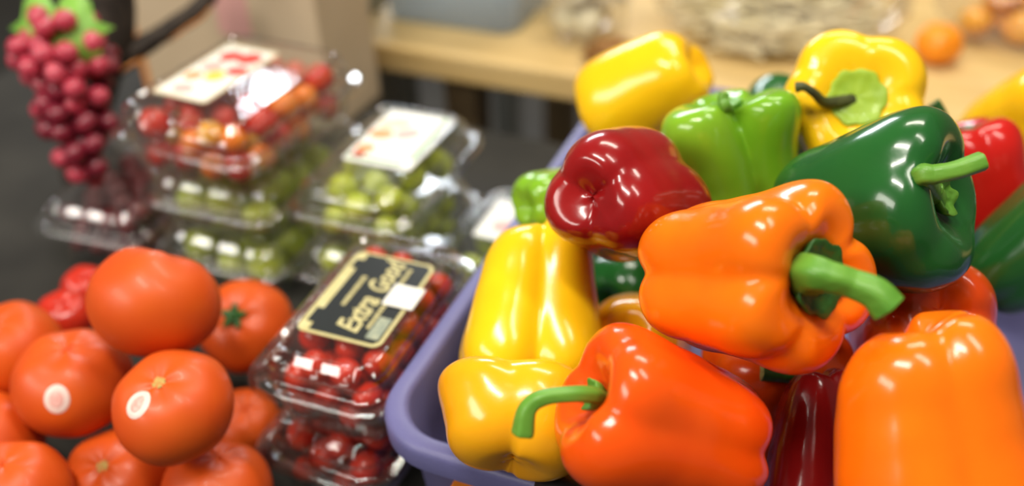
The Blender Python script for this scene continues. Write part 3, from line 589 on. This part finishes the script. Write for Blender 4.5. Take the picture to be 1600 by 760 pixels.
fill(P9, RD, 62, .0115, 'grape', 'red_grape', 'dark red grape in the clear pack left of the green plums', 'grape', 'dark grapes in the left pack', ['grape'], 19)

# ------------------------------------------------------------------ vine, grape bunch and box at the left
vn = empty('dry_vine', Matrix.Translation((-.80, .66, TZ))); tag(vn, 'dark dry vine branch forking up behind the pink-red grapes', 'branch')
def limb(name, pts, rad, m, parent, seed=0, seg=12, n=40):
    V, F = tube(pts, rad, seg, .08, 3, n)
    V = [Vector(v) + noise.noise_vector(Vector(v) * 60 + Vector((seed, 0, 0))) * .002 for v in V]
    return obj(name, mesh(name, V, F), m, parent)
limb('trunk', [(.051, -.06, .003), (.052, -.058, .03), (.086, -.038, .091), (.101, -.025, .132), (.108, -.011, .164), (.104, .004, .215)], (.012, .012, .013, .016, .020, .022), MAT['bark'], vn, 1)
limb('fork', [(.098, -.027, .126), (.122, -.002, .143), (.138, .032, .153), (.160, .072, .173), (.166, .098, .215)], (.013, .010, .009, .009, .007), MAT['bark'], vn, 2)
oe = limb('edge_strip', [(.100, -.036, .116), (.124, -.010, .134), (.140, .024, .145), (.163, .064, .164), (.171, .088, .205)], (.0022, .0022, .0022, .0022, .0022), MAT['tape'], vn, 6, 8)
oe['label'] = 'thin orange strip along the lower side of the fork'
lf = bmesh.new(); lv = []
def leaf_mesh(s):
    V = []; F = []; n = 12
    out = [(0, 0), (.35, -.15), (.62, .10), (.50, .38), (.80, .62), (.42, .70), (.30, 1.05), (0, 1.25)]
    pts = out + [(-x, y) for x, y in out[-2:0:-1]]
    V = [Vector((0, .45, .06)) * s] + [Vector((x * .9, y, -.18 * x * x + .05 * sin(y * 5))) * s for x, y in pts]
    return mesh('leaf', V, [(0, 1 + i, 1 + (i + 1) % len(pts)) for i in range(len(pts))])
lf.free()
gb = empty('grape_bunch', Matrix.Translation((-.668, .566, .222))); tag(gb, 'pink-red grape bunch draped from the dark vine over the grape pack', 'grapes')
limb('stem', [(-.03, .03, .02), (-.012, .012, .0), (.0, .0, -.04), (.02, -.025, -.065), (.032, -.043, -.085)], (.003, .003, .0025, .002, .0015), MAT['vine_green'], gb, 4)
rnd = random.Random(7); gms = []
for mk in ('grape_pink', 'grape_crimson', 'grape_crimson'):
    gm = ball('grape', .0092, 'grape', 16, 12); gm.materials.append(MAT[mk]); gms.append(gm)
placed = []
tries = 0
while len(placed) < 150 and tries < 30000:
    tries += 1; u = rnd.random(); c = Vector((0, 0, 0)).lerp(Vector((.034, -.045, -.085)), u); rad = .040 * (1 - .55 * u)
    q = c + Vector((rnd.gauss(0, 1), rnd.gauss(0, 1), rnd.gauss(0, 1))).normalized() * rad * rnd.uniform(.55, 1)
    if all((q - p).length > .0168 for p in placed): placed.append(q)
for q in placed:
    o = bpy.data.objects.new('grape', gms[0 if q.z < -.085 or q.z > -.01 else rnd.randrange(3)]); COL.objects.link(o); o.parent = gb; o.matrix_local = Matrix.Translation(q) @ Matrix.Rotation(rnd.random() * 3, 4, 'X') @ Matrix.Rotation(rnd.random() * 3, 4, 'Y')

for n_, p_, s_, roll in (((.40, -.70, .60), (.022, -.012, .006), .046, .3), ((.2, -.75, .62), (-.002, -.016, .012), .042, -.5)):
    o = obj('leaf', leaf_mesh(s_), MAT['leaf'], gb, frame(n_, (.92 * cos(roll), .38, -.4 * sin(roll)), p_))
    so = o.modifiers.new('s', 'SOLIDIFY'); so.thickness = .0008
cb = empty('cardboard_box', Matrix.Translation((-.690, .850, .04)) @ Matrix.Rotation(-.05, 4, 'Z')); tag(cb, 'tall tan cardboard box with an orange edge behind the cherry tomato pack', 'box')
box('carton', (-.135, -.05, 0), (.135, .05, .30), MAT['card'], cb, .003)
box('edge_tape', (-.1365, -.0515, .0), (-.128, -.045, .30), MAT['tape'], cb)
pk = box('pink_print', (.0, -.0512, .10), (.045, -.0500, .20), MAT['pr_pink'], cb)
ps = tag(box('rack_post', (-.685, .915, -.80), (-.640, .955, .60), MAT['post'], None, .002), 'brown upright post beside the left end of the wooden shelf', 'post')
ps2 = tag(box('rack_post', (-.690, 1.02, -.80), (-.640, 1.07, .60), MAT['metal'], None, .002), 'grey steel upright post behind the brown one', 'post')

# ------------------------------------------------------------------ things on the rack
SZ = .08
tb = empty('storage_tub', Matrix.Translation((-.520, 1.095, SZ)) @ Matrix.Rotation(.0, 4, 'Z')); tag(tb, 'cloudy blue-grey plastic tub at the left of the wooden shelf', 'tub')
V, F = loft([rrect(.17, .15, .02, .001), rrect(.18, .16, .025, .004), rrect(.195, .175, .03, .11), rrect(.21, .19, .032, .112), rrect(.21, .19, .032, .106)], True)
obj('tub', mesh('tub', V, F), MAT['tub'], tb).modifiers.new('s', 'SOLIDIFY').thickness = .002
V, F = loft([rrect(.214, .194, .033, .110), rrect(.214, .194, .033, .117), rrect(.19, .17, .03, .119)], False, True)
obj('lid', mesh('lid', V, F), MAT['tub'], tb)
def lump(name, rx, ry, rz, seed, amp, m, parent, M=None, fr=16, seg=40, rings=26):
    V = []; F = []
    for i in range(rings + 1):
        a = pi * i / rings
        for j in range(seg):
            b = 2 * pi * j / seg; d = Vector((sin(a) * cos(b), sin(a) * sin(b), -cos(a)))
            k = 1 + amp * noise.noise(d * fr / 8 + Vector((seed, 0, 0))) + amp * .5 * abs(noise.noise(d * fr / 3 + Vector((0, seed, 0))))
            z = d.z * rz * k; V.append((d.x * rx * k, d.y * ry * k, max(z, -rz * .8) + rz * .8))
    for i in range(rings):
        for j in range(seg): k = (j + 1) % seg; F.append((i * seg + j, i * seg + k, (i + 1) * seg + k, (i + 1) * seg + j))
    return obj(name, mesh(name, V, F), m, parent, M)
b1 = empty('mushroom_bag', Matrix.Translation((-.352, 1.055, SZ))); tag(b1, 'clear bag of pale mushrooms on the wooden shelf beside the blue-grey tub', 'bag')
lump('bag', .056, .066, .075, 3, .22, MAT['clear_bag'], b1)
rnd = random.Random(5)
def mush(s):
    V, F = loft([[(r * s * cos(2 * pi * j / 16), r * s * sin(2 * pi * j / 16), z * s) for j in range(16)] for r, z in ((.02, 0), (.25, 0), (.22, .5), (.28, .65), (.9, .62), (1.0, .75), (.85, 1.1), (.5, 1.35), (.02, 1.45))], True, True)
    return mesh('mushroom', V, F)
mm = mush(.020); mm.materials.append(MAT['mushroom'])
for k in range(14):
    o = bpy.data.objects.new('mushroom', mm); COL.objects.link(o); o.parent = b1; a = k * 2.4; q = .026 * math.sqrt((k % 7) / 7)
    o.matrix_local = Matrix.Translation((q * cos(a), q * sin(a) * .8, .012 + .035 * (k // 7))) @ Matrix.Rotation(rnd.uniform(-.8, .8), 4, 'X') @ Matrix.Rotation(rnd.uniform(-.8, .8), 4, 'Y')
    tag(o)
b2 = empty('sprout_bag', Matrix.Translation((-.138, 1.128, SZ)) @ Matrix.Rotation(.05, 4, 'Z')); tag(b2, 'large crumpled clear bag of pale bean sprouts lying on the wooden shelf', 'bag')
lump('bag', .140, .115, .085, 8, .2, MAT['clear_bag'], b2, None, 18, 56, 32)
bm = bmesh.new(); rnd = random.Random(9); V = []; F = []
for k in range(420):
    a = rnd.random() * 2 * pi; q = math.sqrt(rnd.random()); x = .105 * q * cos(a); y = .084 * q * sin(a); z = .012 + rnd.random() * .085 * math.sqrt(max(0, 1 - q * q))
    h = rnd.uniform(-.5, .5); d = Vector((cos(h), sin(h), rnd.uniform(-.2, .2))) * rnd.uniform(.018, .035); c = Vector((x, y, z)); s = Vector((0, 0, rnd.uniform(-.006, .006)))
    v, f = tube([c - d, c - d * .3 + s, c + d * .3 - s, c + d], (.0018, .0022, .0022, .0035), 6, n=6); b0 = len(V); V += v; F += [tuple(i + b0 for i in ff) for ff in f]
bm.free()
sp = obj('sprouts', mesh('sprouts', V, F), MAT['sprout'], b2); sp['kind'] = 'stuff'
gg = empty('shadow_lump', Matrix.Translation((-.285, .985, SZ + .001))); tag(gg, 'brown lump standing in for the shadow by the pale bags on the wooden shelf', 'shadow stand-in')  # solid brown lump put where shadow lies between the bags
lump('body', .036, .020, .016, 5, .5, MAT['bag_shade'], gg, None, 22, 28, 18); lump('knob', .018, .018, .014, 6, .3, MAT['bag_shade'], gg, Matrix.Translation((.030, .010, 0)), 22, 20, 14)
def tangerine(x, y, r, label):
    t = empty('tangerine', Matrix.Translation((x, y, SZ + r * .86))); tag(t, label, 'tangerine', 'tangerines at the right end of the shelf')
    obj('body', tomato_mesh(r, x * 20), MAT['tang'], t); patch('stem_scar', (0, 0, 1), r, x * 20, .003, .0006, MAT['vine_green'], t, Vector((0, 1, 0)))
tangerine(.050, 1.110, .026, 'orange tangerine at the right of the sprout bag')
yb = empty('lemon_bag', Matrix.Translation((.118, 1.200, SZ))); tag(yb, 'bag of yellow lemons at the right end of the wooden shelf', 'bag')
lump('bag', .072, .06, .055, 11, .2, MAT['clear_bag'], yb)
def lemon(r):
    V, F = loft([[(q * r * cos(2 * pi * j / 16), q * r * sin(2 * pi * j / 16), z * r) for j in range(16)] for q, z in ((.02, -1.35), (.2, -1.25), (.35, -1.1), (.8, -.7), (1, 0), (.8, .7), (.35, 1.1), (.2, 1.3), (.02, 1.38))], True, True); return mesh('lemon', V, F)
lm = lemon(.02); lm.materials.append(MAT['cher_y'])
for k, (x, y, z) in enumerate(((-.03, -.01, .022), (.02, -.015, .022), (.0, .022, .022), (.045, .02, .022), (-.01, .0, .055), (.03, .005, .055))):
    o = bpy.data.objects.new('lemon', lm); COL.objects.link(o); o.parent = yb; o.matrix_local = Matrix.Translation((x, y, z)) @ Matrix.Rotation(k * 1.3, 4, 'Z') @ Matrix.Rotation(1.4, 4, 'X')
